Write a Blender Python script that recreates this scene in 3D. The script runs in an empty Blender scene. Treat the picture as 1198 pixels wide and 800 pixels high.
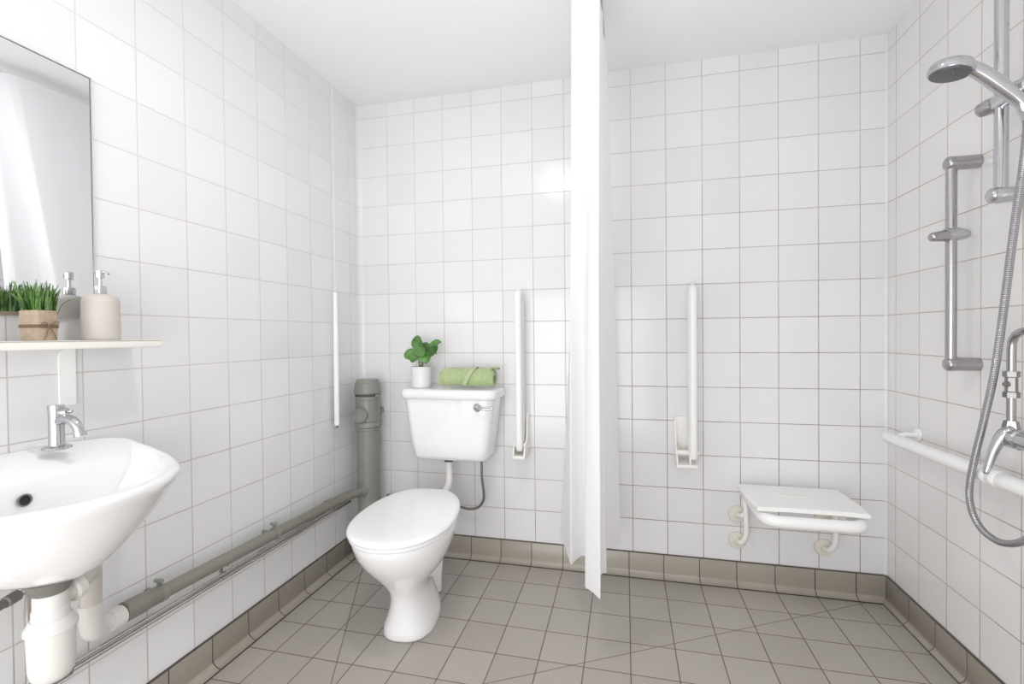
import bpy, bmesh, math, random
from mathutils import Vector, Matrix, noise
C = bpy.context.scene.collection
R = math.radians
PI = math.pi
T = 0.152
W = 2.390            # room width
H = 2.305            # ceiling height
random.seed(7)

# ------------------------------------------------------------------ materials
def newmat(name):
    m = bpy.data.materials.new(name); m.use_nodes = True
    nt = m.node_tree; b = nt.nodes['Principled BSDF']
    return m, nt, b

def setp(b, **k):
    names = dict(col='Base Color', rough='Roughness', metal='Metallic', spec='Specular IOR Level', coat='Coat Weight',
                 coatr='Coat Roughness', trans='Transmission Weight', ior='IOR', sss='Subsurface Weight', sheen='Sheen Weight')
    for a, v in k.items():
        inp = b.inputs[names[a]]
        inp.default_value = (*v, 1) if a == 'col' else v

def mth(nt, op, a, b=None, c=None, clamp=False):
    n = nt.nodes.new('ShaderNodeMath'); n.operation = op; n.use_clamp = clamp
    for i, v in enumerate((a, b, c)):
        if v is None: continue
        if isinstance(v, (int, float)): n.inputs[i].default_value = v
        else: nt.links.new(v, n.inputs[i])
    return n.outputs[0]

def mixc(nt, f, a, b, mode='MIX'):
    n = nt.nodes.new('ShaderNodeMix'); n.data_type = 'RGBA'; n.blend_type = mode
    for i, v in ((0, f), (6, a), (7, b)):
        if isinstance(v, (int, float)): n.inputs[i].default_value = v
        elif isinstance(v, tuple): n.inputs[i].default_value = (*v, 1)
        else: nt.links.new(v, n.inputs[i])
    return n.outputs[2]

def noise_n(nt, vec, scale, detail=2, rough=.5):
    n = nt.nodes.new('ShaderNodeTexNoise'); n.inputs['Scale'].default_value = scale
    n.inputs['Detail'].default_value = detail; n.inputs['Roughness'].default_value = rough
    if vec is not None: nt.links.new(vec, n.inputs['Vector'])
    return n.outputs['Fac']

def ramp(nt, v, lo, hi, a=0., b=1., smooth=False):
    n = nt.nodes.new('ShaderNodeMapRange'); n.clamp = True
    if smooth: n.interpolation_type = 'SMOOTHSTEP'
    nt.links.new(v, n.inputs[0])
    for i, x in enumerate((lo, hi, a, b)): n.inputs[i+1].default_value = x
    return n.outputs[0]

def bump(nt, b, h, strength=.3, dist=.001):
    n = nt.nodes.new('ShaderNodeBump'); n.inputs['Strength'].default_value = strength
    n.inputs['Distance'].default_value = dist
    nt.links.new(h, n.inputs['Height']); nt.links.new(n.outputs[0], b.inputs['Normal'])

def simple(name, col, rough=.4, metal=0., nscale=60, var=.04, bmp=.0, bscale=200, **k):
    m, nt, b = newmat(name)
    setp(b, col=col, rough=rough, metal=metal, **k)
    tc = nt.nodes.new('ShaderNodeTexCoord')
    f = noise_n(nt, tc.outputs['Object'], nscale, 3)
    c = mixc(nt, f, tuple(max(0, x*(1-var)) for x in col), tuple(min(1, x*(1+var)) for x in col))
    nt.links.new(c, b.inputs['Base Color'])
    if bmp: bump(nt, b, noise_n(nt, tc.outputs['Object'], bscale, 3), bmp, .001)
    return m

def grid_nodes(nt, u, v, pu, ou, pv, ov, half, soft):
    """distance to the nearest joint of a tile grid, and a per-tile random"""
    su = mth(nt, 'DIVIDE', mth(nt, 'SUBTRACT', u, ou), pu) if u is not None else None
    sv = mth(nt, 'DIVIDE', mth(nt, 'SUBTRACT', v, ov), pv) if v is not None else None
    masks = []
    for s, p in ((su, pu), (sv, pv)):
        if s is None: continue
        fr = mth(nt, 'FRACT', s)
        d = mth(nt, 'MULTIPLY', mth(nt, 'SUBTRACT', .5, mth(nt, 'ABSOLUTE', mth(nt, 'SUBTRACT', fr, .5))), p)
        masks.append(ramp(nt, d, half, half+soft, 1, 0, True))
    m = masks[0] if len(masks) == 1 else mth(nt, 'MAXIMUM', masks[0], masks[1])
    cmb = nt.nodes.new('ShaderNodeCombineXYZ')
    if su is not None: nt.links.new(mth(nt, 'FLOOR', su), cmb.inputs[0])
    if sv is not None: nt.links.new(mth(nt, 'FLOOR', sv), cmb.inputs[1])
    wn = nt.nodes.new('ShaderNodeTexWhiteNoise'); nt.links.new(cmb.outputs[0], wn.inputs[0])
    return m, wn.outputs['Value'], wn.outputs['Color'], su, sv, masks

def wall_tile(name, axis, off_u, minx=None, dirt_glare=(0.4, 1.0), base=(.755, .755, .768)):
    m, nt, b = newmat(name)
    tc = nt.nodes.new('ShaderNodeTexCoord'); P = tc.outputs['Object']
    sp = nt.nodes.new('ShaderNodeSeparateXYZ'); nt.links.new(P, sp.inputs[0])
    u = {'x': sp.outputs[0], 'y': sp.outputs[1], None: None}[axis]
    g, rnd, rc, su, sv, masks = grid_nodes(nt, u, sp.outputs[2], T, off_u, T, .1064, .0011, .0010)
    if minx is not None:      # no joint inside the first cove tile
        g = mth(nt, 'MAXIMUM', mth(nt, 'MULTIPLY', masks[0], mth(nt, 'GREATER_THAN', u, minx)), masks[1])
    n1 = noise_n(nt, P, 2.2, 3, .6); n2 = noise_n(nt, P, 14, 2)
    stain = ramp(nt, mth(nt, 'ADD', mth(nt, 'MULTIPLY', n1, .75), mth(nt, 'MULTIPLY', n2, .35)), .4, .68)
    # grout is painted paler high up, as if overexposed, browner low down and in the shower
    hgt = ramp(nt, sp.outputs[2], .1, 2.0, dirt_glare[1], dirt_glare[0])
    if axis == 'x': hgt = mth(nt, 'MULTIPLY', hgt, ramp(nt, sp.outputs[0], .2, 1.7, .55, 1.25))
    k = mth(nt, 'MULTIPLY', mth(nt, 'ADD', mth(nt, 'MULTIPLY', stain, .55), .5), hgt, clamp=True)
    grout = mixc(nt, k, (.68, .66, .63), (.26, .19, .13))
    tile = mixc(nt, rnd, tuple(x*.965 for x in base), tuple(min(1, x*1.02) for x in base))
    nt.links.new(mixc(nt, g, tile, grout), b.inputs['Base Color'])
    setp(b, spec=.5, ior=1.5)
    nt.links.new(mth(nt, 'ADD', mth(nt, 'MULTIPLY', g, .6), mth(nt, 'ADD', .12, mth(nt, 'MULTIPLY', rnd, .06))), b.inputs['Roughness'])
    # tiles lie a touch out of true and have a soft wavy glaze
    sc = nt.nodes.new('ShaderNodeSeparateXYZ'); nt.links.new(rc, sc.inputs[0])
    h = mth(nt, 'MULTIPLY', noise_n(nt, P, 9, 1), .8)
    if su is not None:
        h = mth(nt, 'ADD', h, mth(nt, 'MULTIPLY', mth(nt, 'FRACT', su), mth(nt, 'SUBTRACT', sc.outputs[0], .5)))
    h = mth(nt, 'ADD', h, mth(nt, 'MULTIPLY', mth(nt, 'FRACT', sv), mth(nt, 'SUBTRACT', sc.outputs[1], .5)))
    h = mth(nt, 'SUBTRACT', h, mth(nt, 'MULTIPLY', g, 1.2))
    bump(nt, b, h, .35, .0012)
    return m

M = {}
M['tile_back'] = wall_tile('white_tile_back', 'x', .0143, minx=.05)
M['tile_left'] = wall_tile('white_tile_left', 'y', -.588*T, dirt_glare=(.10, .62))
M['tile_right'] = wall_tile('white_tile_right', 'y', -.4185*T, dirt_glare=(.6, 1.0), base=(.765, .756, .752))
M['tile_corner'] = wall_tile('white_tile_corner', None, 0, dirt_glare=(.1, .6))
M['ceiling'] = simple('ceiling_paint', (.88, .88, .885), .75, var=.015, nscale=3)

def floor_mat():
    m, nt, b = newmat('taupe_floor_tile')
    tc = nt.nodes.new('ShaderNodeTexCoord'); P = tc.outputs['Object']
    sp = nt.nodes.new('ShaderNodeSeparateXYZ'); nt.links.new(P, sp.inputs[0])
    X, Y = sp.outputs[0], sp.outputs[1]
    g, rnd, rc, su, sv, masks = grid_nodes(nt, X, Y, T, .974*T, 1.05*T, -.155*T, .0012, .0012)
    def fold(x0, y0, x1, y1):       # cut joint where the floor falls to the gully
        dx, dy = x1-x0, y1-y0; L = math.hypot(dx, dy)
        d = mth(nt, 'ABSOLUTE', mth(nt, 'ADD', mth(nt, 'MULTIPLY', X, dy/L), mth(nt, 'ADD', mth(nt, 'MULTIPLY', Y, -dx/L), (-x0*dy+y0*dx)/L)))
        return ramp(nt, d, .0011, .0023, .85, 0, True)
    o = 1.0941
    f1 = fold((-.8+o)*T, -.2*T, (1.76+o)*T, -6.0*T)
    f2 = fold((14.2+o)*T, -.14*T, (5.04+o)*T, -5.24*T)
    g = mth(nt, 'MAXIMUM', g, mth(nt, 'MAXIMUM', f1, f2))
    n = noise_n(nt, P, 5, 4, .6); fine = noise_n(nt, P, 160, 2)
    f = mth(nt, 'ADD', mth(nt, 'MULTIPLY', rnd, .45), mth(nt, 'MULTIPLY', n, .55))
    tile = mixc(nt, f, (.355, .324, .294), (.460, .427, .392))
    tile = mixc(nt, ramp(nt, fine, .3, .7, 0, .25), tile, (.27, .24, .21))
    gm = noise_n(nt, P, 12, 2)
    grout = mixc(nt, gm, (.075, .052, .038), (.16, .125, .10))
    nt.links.new(mixc(nt, g, tile, grout), b.inputs['Base Color'])
    nt.links.new(ramp(nt, n, .3, .7, .42, .6), b.inputs['Roughness'])
    h = mth(nt, 'SUBTRACT', mth(nt, 'MULTIPLY', fine, .25), mth(nt, 'MULTIPLY', g, 1.2))
    bump(nt, b, h, .5, .0012)
    return m
M['floor'] = floor_mat()

def base_mat(name, axis, off):
    m, nt, b = newmat(name)
    tc = nt.nodes.new('ShaderNodeTexCoord'); P = tc.outputs['Object']
    sp = nt.nodes.new('ShaderNodeSeparateXYZ'); nt.links.new(P, sp.inputs[0])
    u = sp.outputs[0] if axis == 'x' else sp.outputs[1]
    g, rnd, rc, su, sv, masks = grid_nodes(nt, u, None, T if axis == 'x' else T*1.015, off, 1, 0, .0013, .0012)
    n = noise_n(nt, P, 7, 3)
    tile = mixc(nt, mth(nt, 'ADD', mth(nt, 'MULTIPLY', rnd, .5), mth(nt, 'MULTIPLY', n, .5)), (.285, .258, .215), (.37, .34, .29))
    top = mth(nt, 'MAXIMUM', ramp(nt, sp.outputs[2], .1035, .1055, 0, 1), ramp(nt, sp.outputs[2], .0041, .0044, 1, 0))
    g = mth(nt, 'MAXIMUM', g, top)
    nt.links.new(mixc(nt, g, tile, (.055, .042, .034)), b.inputs['Base Color'])
    setp(b, rough=.28)
    bump(nt, b, mth(nt, 'MULTIPLY', g, -1), .5, .001)
    return m
M['base_x'] = base_mat('taupe_cove_tile_back', 'x', .974*T)
M['base_y'] = base_mat('taupe_cove_tile_side', 'y', -.12*T)

M['ceramic'] = simple('white_ceramic', (.86, .86, .865), .08, var=.006, coat=.5, coatr=.03)
M['seat_plastic'] = simple('white_seat_plastic', (.88, .88, .885), .16, var=.006)
M['white_plastic'] = simple('white_plastic', (.80, .79, .77), .3, var=.01)
M['trap_plastic'] = simple('trap_plastic', (.72, .71, .68), .38, var=.02)
M['trap_plastic_old'] = simple('aged_trap_plastic', (.60, .57, .52), .42, var=.04)
M['rail_white'] = simple('white_enamel_tube', (.88, .88, .87), .28, var=.01)
M['rail_ivory'] = simple('ivory_enamel', (.84, .83, .80), .3, var=.015)
M['beige_flange'] = simple('beige_flange', (.70, .66, .58), .4, var=.03)
M['grey_pvc'] = simple('grey_soil_pipe', (.215, .215, .195), .38, var=.05, nscale=20)
M['grey_waste'] = simple('grey_green_waste_pipe', (.20, .198, .165), .38, var=.06, nscale=15)
M['chrome'] = simple('chrome', (.54, .54, .56), .09, 1.0, var=.03)
M['chrome_dull'] = simple('satin_steel', (.43, .42, .42), .26, 1.0, var=.04)
M['steel_pipe'] = simple('tarnished_pipe', (.60, .58, .56), .16, 1.0, var=.12, nscale=30)
M['dark_rubber'] = simple('dark_rubber', (.05, .048, .045), .6)
M['grey_metal'] = simple('grey_washer', (.16, .155, .14), .5, var=.15)
M['spray_face'] = simple('dark_spray_face', (.09, .09, .095), .45)
M['valve_grey'] = simple('tarnished_valve', (.27, .265, .26), .38, .9, var=.1)
M['black'] = simple('black_gap', (.012, .012, .012), .7)
M['shelf_edge'] = simple('cream_laminate', (.84, .82, .765), .35, var=.03)
M['stoneware'] = simple('stoneware', (.54, .495, .46), .55, var=.04, nscale=150, bmp=.25, bscale=220)
M['dull_silver'] = simple('pump_silver', (.60, .60, .60), .2, .9)
M['grout_trim'] = simple('white_sealant', (.86, .86, .86), .35, var=.01)
M['soil'] = simple('potting_soil', (.035, .022, .014), .9, var=.5, nscale=300)
M['stem'] = simple('plant_stem', (.16, .17, .06), .5, var=.2)
M['twine'] = simple('jute_twine', (.19, .125, .075), .9, var=.3, nscale=300)
M['rod'] = simple('white_rail_aluminium', (.70, .70, .71), .3, .35)
M['track'] = simple('grey_ceiling_track', (.42, .42, .43), .35, .6)
M['pot_white'] = simple('marbled_white_pot', (.74, .73, .745), .4, var=.06, nscale=18)

def mirror_mat():
    m, nt, b = newmat('mirror_silvering')
    setp(b, col=(.83, .85, .86), rough=.012, metal=1.0)
    return m
M['mirror'] = mirror_mat()

def curtain_mat():
    m = bpy.data.materials.new('white_curtain_cloth'); m.use_nodes = True
    nt = m.node_tree; b = nt.nodes['Principled BSDF']; out = nt.nodes['Material Output']
    setp(b, col=(.95, .95, .958), rough=.65)
    tr = nt.nodes.new('ShaderNodeBsdfTranslucent'); tr.inputs[0].default_value = (.95, .95, .96, 1)
    mx = nt.nodes.new('ShaderNodeMixShader'); mx.inputs[0].default_value = .42
    nt.links.new(b.outputs[0], mx.inputs[1]); nt.links.new(tr.outputs[0], mx.inputs[2]); nt.links.new(mx.outputs[0], out.inputs[0])
    tc = nt.nodes.new('ShaderNodeTexCoord')
    bump(nt, b, noise_n(nt, tc.outputs['Object'], 900, 1), .08, .0005)
    return m
M['curtain'] = curtain_mat()

def burlap_mat():
    m, nt, b = newmat('burlap_wrap')
    tc = nt.nodes.new('ShaderNodeTexCoord'); P = tc.outputs['Object']
    w1 = nt.nodes.new('ShaderNodeTexWave'); w1.inputs['Scale'].default_value = 220; w1.bands_direction = 'Z'; nt.links.new(P, w1.inputs[0])
    w2 = nt.nodes.new('ShaderNodeTexWave'); w2.inputs['Scale'].default_value = 220; w2.bands_direction = 'DIAGONAL'; nt.links.new(P, w2.inputs[0])
    f = mth(nt, 'MULTIPLY', w1.outputs[1], w2.outputs[1])
    f = mth(nt, 'ADD', mth(nt, 'MULTIPLY', f, .5), mth(nt, 'MULTIPLY', noise_n(nt, P, 70, 3), .7))
    nt.links.new(mixc(nt, f, (.27, .19, .12), (.60, .49, .37)), b.inputs['Base Color'])
    setp(b, rough=.95); bump(nt, b, f, .6, .001)
    return m
M['burlap'] = burlap_mat()

def towel_mat(name, c0, c1, sc=420):
    m, nt, b = newmat(name)
    tc = nt.nodes.new('ShaderNodeTexCoord'); P = tc.outputs['Object']
    v = nt.nodes.new('ShaderNodeTexVoronoi'); v.inputs['Scale'].default_value = sc; nt.links.new(P, v.inputs['Vector'])
    f = mth(nt, 'ADD', mth(nt, 'MULTIPLY', v.outputs['Distance'], .6), mth(nt, 'MULTIPLY', noise_n(nt, P, 50, 4), .6))
    nt.links.new(mixc(nt, f, c0, c1), b.inputs['Base Color'])
    setp(b, rough=.95, sheen=.3); bump(nt, b, v.outputs['Distance'], .8, .002)
    return m
M['towel'] = towel_mat('green_terry', (.24, .34, .13), (.50, .60, .31))
M['towel_band'] = towel_mat('green_terry_band', (.42, .52, .26), (.58, .67, .40), 900)

def leaf_mat(name, c0, c1, sc=25):
    m, nt, b = newmat(name)
    tc = nt.nodes.new('ShaderNodeTexCoord')
    f = noise_n(nt, tc.outputs['Object'], sc, 3)
    nt.links.new(mixc(nt, ramp(nt, f, .35, .65), c0, c1), b.inputs['Base Color'])
    setp(b, rough=.38)
    return m
M['leaf'] = leaf_mat('green_leaf', (.035, .115, .018), (.10, .26, .045))
M['grass'] = leaf_mat('grass_blade', (.02, .075, .010), (.13, .27, .045), 60)

def hose_mat():
    m, nt, b = newmat('ribbed_chrome_hose')
    setp(b, rough=.22, metal=1.0)
    uv = nt.nodes.new('ShaderNodeUVMap')
    sp = nt.nodes.new('ShaderNodeSeparateXYZ'); nt.links.new(uv.outputs[0], sp.inputs[0])
    s = mth(nt, 'SINE', mth(nt, 'MULTIPLY', sp.outputs[0], 2*PI/.0036))
    nt.links.new(mixc(nt, ramp(nt, s, -1, 1), (.22, .22, .23), (.62, .62, .64)), b.inputs['Base Color'])
    bump(nt, b, s, .5, .001)
    return m
M['hose'] = hose_mat()

def lamp_mat():
    m, nt, b = newmat('lamp_diffuser')
    setp(b, col=(.9, .9, .9), rough=.4)
    b.inputs['Emission Color'].default_value = (1, .98, .96, 1); b.inputs['Emission Strength'].default_value = 9
    return m
M['lamp'] = lamp_mat()

# ------------------------------------------------------------------ geometry
class G:
    """collects faces for one mesh"""
    def __init__(s): s.v = []; s.f = []; s.uv = None
    def add(s, vs, fs):
        o = len(s.v); s.v += [Vector(p) for p in vs]; s.f += [tuple(i+o for i in f) for f in fs]; return s
    def move(s, mtx):
        s.v = [mtx @ p for p in s.v]; return s

def catmull(pts, n=8, closed=False):
    pts = [Vector(p) for p in pts]; out = []
    N = len(pts); rng = range(N if closed else N-1)
    for i in rng:
        if closed: a, b, c, d = pts[(i-1) % N], pts[i], pts[(i+1) % N], pts[(i+2) % N]
        else:
            b, c = pts[i], pts[i+1]
            a = pts[i-1] if i > 0 else b*2-c
            d = pts[i+2] if i+2 < N else c*2-b
        for k in range(n):
            t = k/n
            out.append(.5*((2*b)+(c-a)*t+(2*a-5*b+4*c-d)*t*t+(3*b-a-3*c+d)*t**3))
    if not closed: out.append(pts[-1])
    return out

def roundpath(pts, r, n=6):
    """polyline with rounded corners"""
    pts = [Vector(p) for p in pts]; out = [pts[0]]
    for i in range(1, len(pts)-1):
        a, b, c = pts[i-1], pts[i], pts[i+1]
        d1 = (a-b); d2 = (c-b); rr = min(r, d1.length*.49, d2.length*.49)
        p, q = b+d1.normalized()*rr, b+d2.normalized()*rr
        for k in range(n+1):
            t = k/n; out.append(p*(1-t)**2+b*2*t*(1-t)+q*t*t)
    out.append(pts[-1]); return out

def tube(path, r, seg=20, g=None, caps=True, closed=False, capround=False):
    g = g or G(); path = [Vector(p) for p in path]; N = len(path)
    rs = r if isinstance(r, (list, tuple)) else [r]*N
    if capround and not closed:
        d0 = (path[0]-path[1]).normalized(); d1 = (path[-1]-path[-2]).normalized()
        a, b = [], []
        for k in range(1, 5):
            th = k/5*PI/2
            a.append((path[0]+d0*rs[0]*.6*math.sin(th), rs[0]*math.cos(th)))
            b.append((path[-1]+d1*rs[-1]*.6*math.sin(th), rs[-1]*math.cos(th)))
        path = [p for p, _ in reversed(a)]+path+[p for p, _ in b]
        rs = [q for _, q in reversed(a)]+list(rs)+[q for _, q in b]; N = len(path)
    tans = []
    for i in range(N):
        if closed: t = path[(i+1) % N]-path[i-1]
        else: t = path[min(i+1, N-1)]-path[max(i-1, 0)]
        tans.append(t.normalized())
    up = Vector((0, 0, 1)) if abs(tans[0].z) < .9 else Vector((0, 1, 0))
    nrm = (up-tans[0]*up.dot(tans[0])).normalized(); vs = []
    for i in range(N):
        if i:
            q = tans[i-1].rotation_difference(tans[i]); nrm = q @ nrm
            nrm = (nrm-tans[i]*nrm.dot(tans[i])).normalized()
        bi = tans[i].cross(nrm)
        for k in range(seg):
            a = 2*PI*k/seg
            vs.append(path[i]+(nrm*math.cos(a)+bi*math.sin(a))*rs[i])
    fs = []
    for i in range(N if closed else N-1):
        j = (i+1) % N
        for k in range(seg):
            k2 = (k+1) % seg
            fs.append((i*seg+k, i*seg+k2, j*seg+k2, j*seg+k))
    if caps and not closed:
        fs.append(tuple(range(seg-1, -1, -1))); fs.append(tuple((N-1)*seg+k for k in range(seg)))
    return g.add(vs, fs)

def lathe(prof, origin=(0, 0, 0), axis=(0, 0, 1), seg=32, g=None):
    g = g or G(); q = Vector((0, 0, 1)).rotation_difference(Vector(axis).normalized()); o = Vector(origin)
    vs, fs = [], []
    for (r, z) in prof:
        for k in range(seg):
            a = 2*PI*k/seg; vs.append(o+q @ Vector((r*math.cos(a), r*math.sin(a), z)))
    for i in range(len(prof)-1):
        for k in range(seg):
            k2 = (k+1) % seg; fs.append((i*seg+k, i*seg+k2, (i+1)*seg+k2, (i+1)*seg+k))
    if prof[0][0] > 1e-5: fs.append(tuple(range(seg-1, -1, -1)))
    if prof[-1][0] > 1e-5: fs.append(tuple((len(prof)-1)*seg+k for k in range(seg)))
    return g.add(vs, fs)

def box(lo, hi, g=None, bev=0., seg=3):
    g = g or G(); bm = bmesh.new(); bmesh.ops.create_cube(bm, size=1)
    lo, hi = Vector(lo), Vector(hi)
    for v in bm.verts: v.co = Vector([(lo[i]+hi[i])/2+v.co[i]*(hi[i]-lo[i]) for i in range(3)])
    if bev: bmesh.ops.bevel(bm, geom=bm.edges[:], offset=bev, segments=seg, profile=.5, affect='EDGES')
    bm.verts.index_update()
    g.add([v.co.copy() for v in bm.verts], [tuple(v.index for v in f.verts) for f in bm.faces]); bm.free()
    return g

def loft(rings, g=None, cap0=True, cap1=True, closed_ring=True):
    g = g or G(); n = len(rings[0]); vs = [p for r in rings for p in r]; fs = []
    for i in range(len(rings)-1):
        for k in range(n if closed_ring else n-1):
            k2 = (k+1) % n; fs.append((i*n+k, i*n+k2, (i+1)*n+k2, (i+1)*n+k))
    if cap0: fs.append(tuple(range(n-1, -1, -1)))
    if cap1: fs.append(tuple((len(rings)-1)*n+k for k in range(n)))
    return g.add(vs, fs)

def obj(name, g, mat, parent=None, smooth=True, angle=35, sub=0, solid=0, label=None, recalc=True):
    root = parent
    while root is not None and root.parent is not None: root = root.parent
    o3 = root.matrix_world.inverted() if root is not None else Matrix()
    me = bpy.data.meshes.new(name)
    me.from_pydata([o3 @ v for v in g.v], [], g.f); me.update()
    if recalc:
        bm = bmesh.new(); bm.from_mesh(me)
        bmesh.ops.remove_doubles(bm, verts=bm.verts, dist=1e-6)
        bmesh.ops.recalc_face_normals(bm, faces=bm.faces); bm.to_mesh(me); bm.free()
    o = bpy.data.objects.new(name, me); C.objects.link(o)
    me.materials.append(M[mat] if isinstance(mat, str) else mat)
    if solid:
        md = o.modifiers.new('solid', 'SOLIDIFY'); md.thickness = solid; md.offset = 0
    if sub:
        md = o.modifiers.new('sub', 'SUBSURF'); md.levels = sub; md.render_levels = sub
    if smooth:
        me.polygons.foreach_set('use_smooth', [True]*len(me.polygons))
        if not sub: me.set_sharp_from_angle(angle=R(angle))
    if parent is not None: o.parent = parent
    if label: o['label'] = label
    return o

def thing(name, label, cat, loc=(0, 0, 0), rotz=0, group=None):
    o = bpy.data.objects.new(name, None); C.objects.link(o); o.empty_display_size = .05
    o.location = loc; o.rotation_euler = (0, 0, rotz)
    o.matrix_world = Matrix.Translation(loc) @ Matrix.Rotation(rotz, 4, 'Z')
    tag(o, label, cat, group); return o

def tag(o, label, cat, group=None):
    o['label'] = label; o['category'] = cat
    if group: o['group'] = group
    return o

def struct(name, g, mat, **k):
    o = obj(name, g, mat, **k); o['kind'] = 'structure'; return o

# ------------------------------------------------------------------ room shell
YF = -3.1
struct('floor', box((-.1, YF, -.1), (W+.1, .1, 0)), 'floor', smooth=False)
struct('ceiling', box((-.1, YF, H), (W+.1, .1, H+.1)), 'ceiling', smooth=False)
struct('wall_left', box((-.1, YF, 0), (0, 0, H)), 'tile_left', smooth=False)
struct('wall_right', box((W, YF, 0), (W+.1, 0, H)), 'tile_right', smooth=False)
struct('wall_back', box((-.1, 0, 0), (W+.1, .1, H)), 'tile_back', smooth=False)

def cove_corner(name, cx, sx, r):
    g = G(); prof = []
    for k in range(9):
        a = PI/2*k/8
        prof.append((cx+sx*(r-r*math.sin(a)), -(r-r*math.cos(a))))
    prof = [(x, min(y, -.0004)) for x, y in prof]; prof[-1] = (cx+sx*.0004, -r)
    prof.append((cx+sx*.0002, -.0002))
    rings = [[Vector((x, y, z)) for x, y in prof] for z in (.10, H-.001)]
    loft(rings, g)
    return struct(name, g, 'tile_corner')
cove_corner('trim_1', 0, 1, .030)
cove_corner('trim_2', W, -1, .011)

# coved skirting: (fraction of foot, thickness, z)
def cove_profile(foot):
    th = .009; pr = [(0.0, .1064), (th*.75, .1064), (th, .1045), (th, .028)]
    r = foot-th
    for k in range(1, 9):
        a = PI/2*k/8; pr.append((th+r*(1-math.cos(a))**.8, .028-.024*math.sin(a)))
    pr.append((foot, .0005)); pr.append((0, .0005)); return pr
FL, FB, FR = .042, .037, .030
pl, pb, prr = cove_profile(FL), cove_profile(FB), cove_profile(FR)
n_ = len(pl)
g = G(); loft([[Vector((pl[i][0]+.0003, YF+.01, pl[i][1])) for i in range(n_)], [Vector((pl[i][0]+.0003, -pb[i][0]-.0003, pl[i][1])) for i in range(n_)]], g)
struct('baseboard_left', g, 'base_y', angle=50)
g = G(); loft([[Vector((pl[i][0]+.0003, -pb[i][0]-.0003, pb[i][1])) for i in range(n_)], [Vector((W-prr[i][0]-.0003, -pb[i][0]-.0003, pb[i][1])) for i in range(n_)]], g)
struct('baseboard_back', g, 'base_x', angle=50)
g = G(); loft([[Vector((W-prr[i][0]-.0003, -pb[i][0]-.0003, prr[i][1])) for i in range(n_)], [Vector((W-prr[i][0]-.0003, YF+.01, prr[i][1])) for i in range(n_)]], g)
struct('baseboard_right', g, 'base_y', angle=50)

# ------------------------------------------------------------------ mirror and shelf
mr = thing('wall_mirror', 'frameless rectangular wall mirror above the shelf', 'mirror', (0, -1.53, 1.156))
obj('backing', box((.001, -1.780, 1.157), (.0045, -1.2835, 1.775)), 'grey_metal', mr, smooth=False)
obj('glass', box((.005, -1.782, 1.156), (.0095, -1.2820, 1.7765), bev=.0012, seg=1), 'mirror', mr, smooth=False)
g = G(); box((.001, -1.2815, 1.155), (.0105, -1.2795, 1.7785), g); box((.001, -1.784, 1.7770), (.0105, -1.2795, 1.7790), g)
obj('edge_trim', g, 'dull_silver', mr, smooth=False)

sh = thing('wall_shelf', 'narrow cream-edged white shelf under the mirror', 'shelf', (.06, -1.5, 1.079))
obj('board', box((.001, -1.81, 1.0805), (.122, -1.192, 1.0985), bev=.003), 'shelf_edge', sh)
g = G(); box((.002, -1.82, 1.0988), (.124, -1.186, 1.1003), g, bev=.0006, seg=1)
obj('top_panel', g, 'white_plastic', sh)
g = G()
prof = [(-.018, .94), (.018, .94), (.018, 1.079), (-.006, 1.079), (-.0125, 1.074), (-.0165, 1.066), (-.018, 1.055)]
loft([[Vector((x, -1.343+y, z)) for y, z in prof] for x in (.001, .006)], g)
obj('bracket', g, 'rail_white', sh, label='pale upright bracket plate')

# soap dispenser
sd = thing('soap_dispenser', 'beige stoneware pump soap dispenser at the end of the shelf', 'soap dispenser', (.062, -1.304, 1.1005))
bx, by, z0 = .062, -1.304, 1.1005
obj('bottle', lathe([(.0, 0), (.036, 0), (.0385, .003), (.0390, .02), (.0385, .095), (.036, .106), (.029, .1125), (.014, .1165), (.0, .1165)], (bx, by, z0), seg=48), 'stoneware', sd)
obj('collar', lathe([(.0, .116), (.0125, .116), (.0135, .118), (.0135, .134), (.0115, .136), (.0, .136)], (bx, by, z0)), 'dull_silver', sd)
g = lathe([(.0, .135), (.0045, .135), (.0045, .156), (.009, .157), (.0095, .159), (.0095, .174), (.008, .176), (0, .176)], (bx, by, z0), seg=24)
tube(roundpath([(bx, by, z0+.171), (bx+.016, by+.002, z0+.172), (bx+.024, by+.003, z0+.166)], .006), .003, 12, g)
obj('pump', g, 'dull_silver', sd)

# pot of grass in burlap
gp = thing('grass_pot', 'square burlap-wrapped pot of clipped green grass on the shelf', 'potted plant', (.062, -1.434, 1.1005), R(12))
px_, py_, pz = .062, -1.434, 1.1005
rot = Matrix.Translation((px_, py_, 0)) @ Matrix.Rotation(R(12), 4, 'Z')
def sq(hw, z, n=32, e=5):
    out = []
    for k in range(n):
        a = 2*PI*k/n; c, s = math.cos(a), math.sin(a); r = hw/((abs(c)**e+abs(s)**e)**(1/e))
        out.append(rot @ Vector((r*c, r*s, z)))
    return out
g = loft([sq(.0225, pz), sq(.0240, pz+.002), sq(.0250, pz+.035), sq(.0255, pz+.0665), sq(.0240, pz+.068), sq(.0230, pz+.064)], G(), cap1=False)
obj('pot', g, 'burlap', gp)
obj('soil', loft([sq(.0232, pz+.056), sq(.0232, pz+.0605)]), 'soil', gp)
g = G()
for zz in (.030, .0325, .035): tube([p for p in sq(.0259, pz+zz, 40)], .0011, 8, g, closed=True)
c0 = rot @ Vector((.0302, -.004, pz+.033)); 
def tw(pts, r=.0011): tube(catmull([rot @ Vector((.0268+p[2], p[0], pz+p[1])) for p in pts], 6), r, 8, g, capround=True)
tw([(-.004, .033, 0), (.004, .041, .002), (.014, .043, .003), (.016, .036, .002), (.007, .032, .001), (-.004, .033, 0)])
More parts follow.
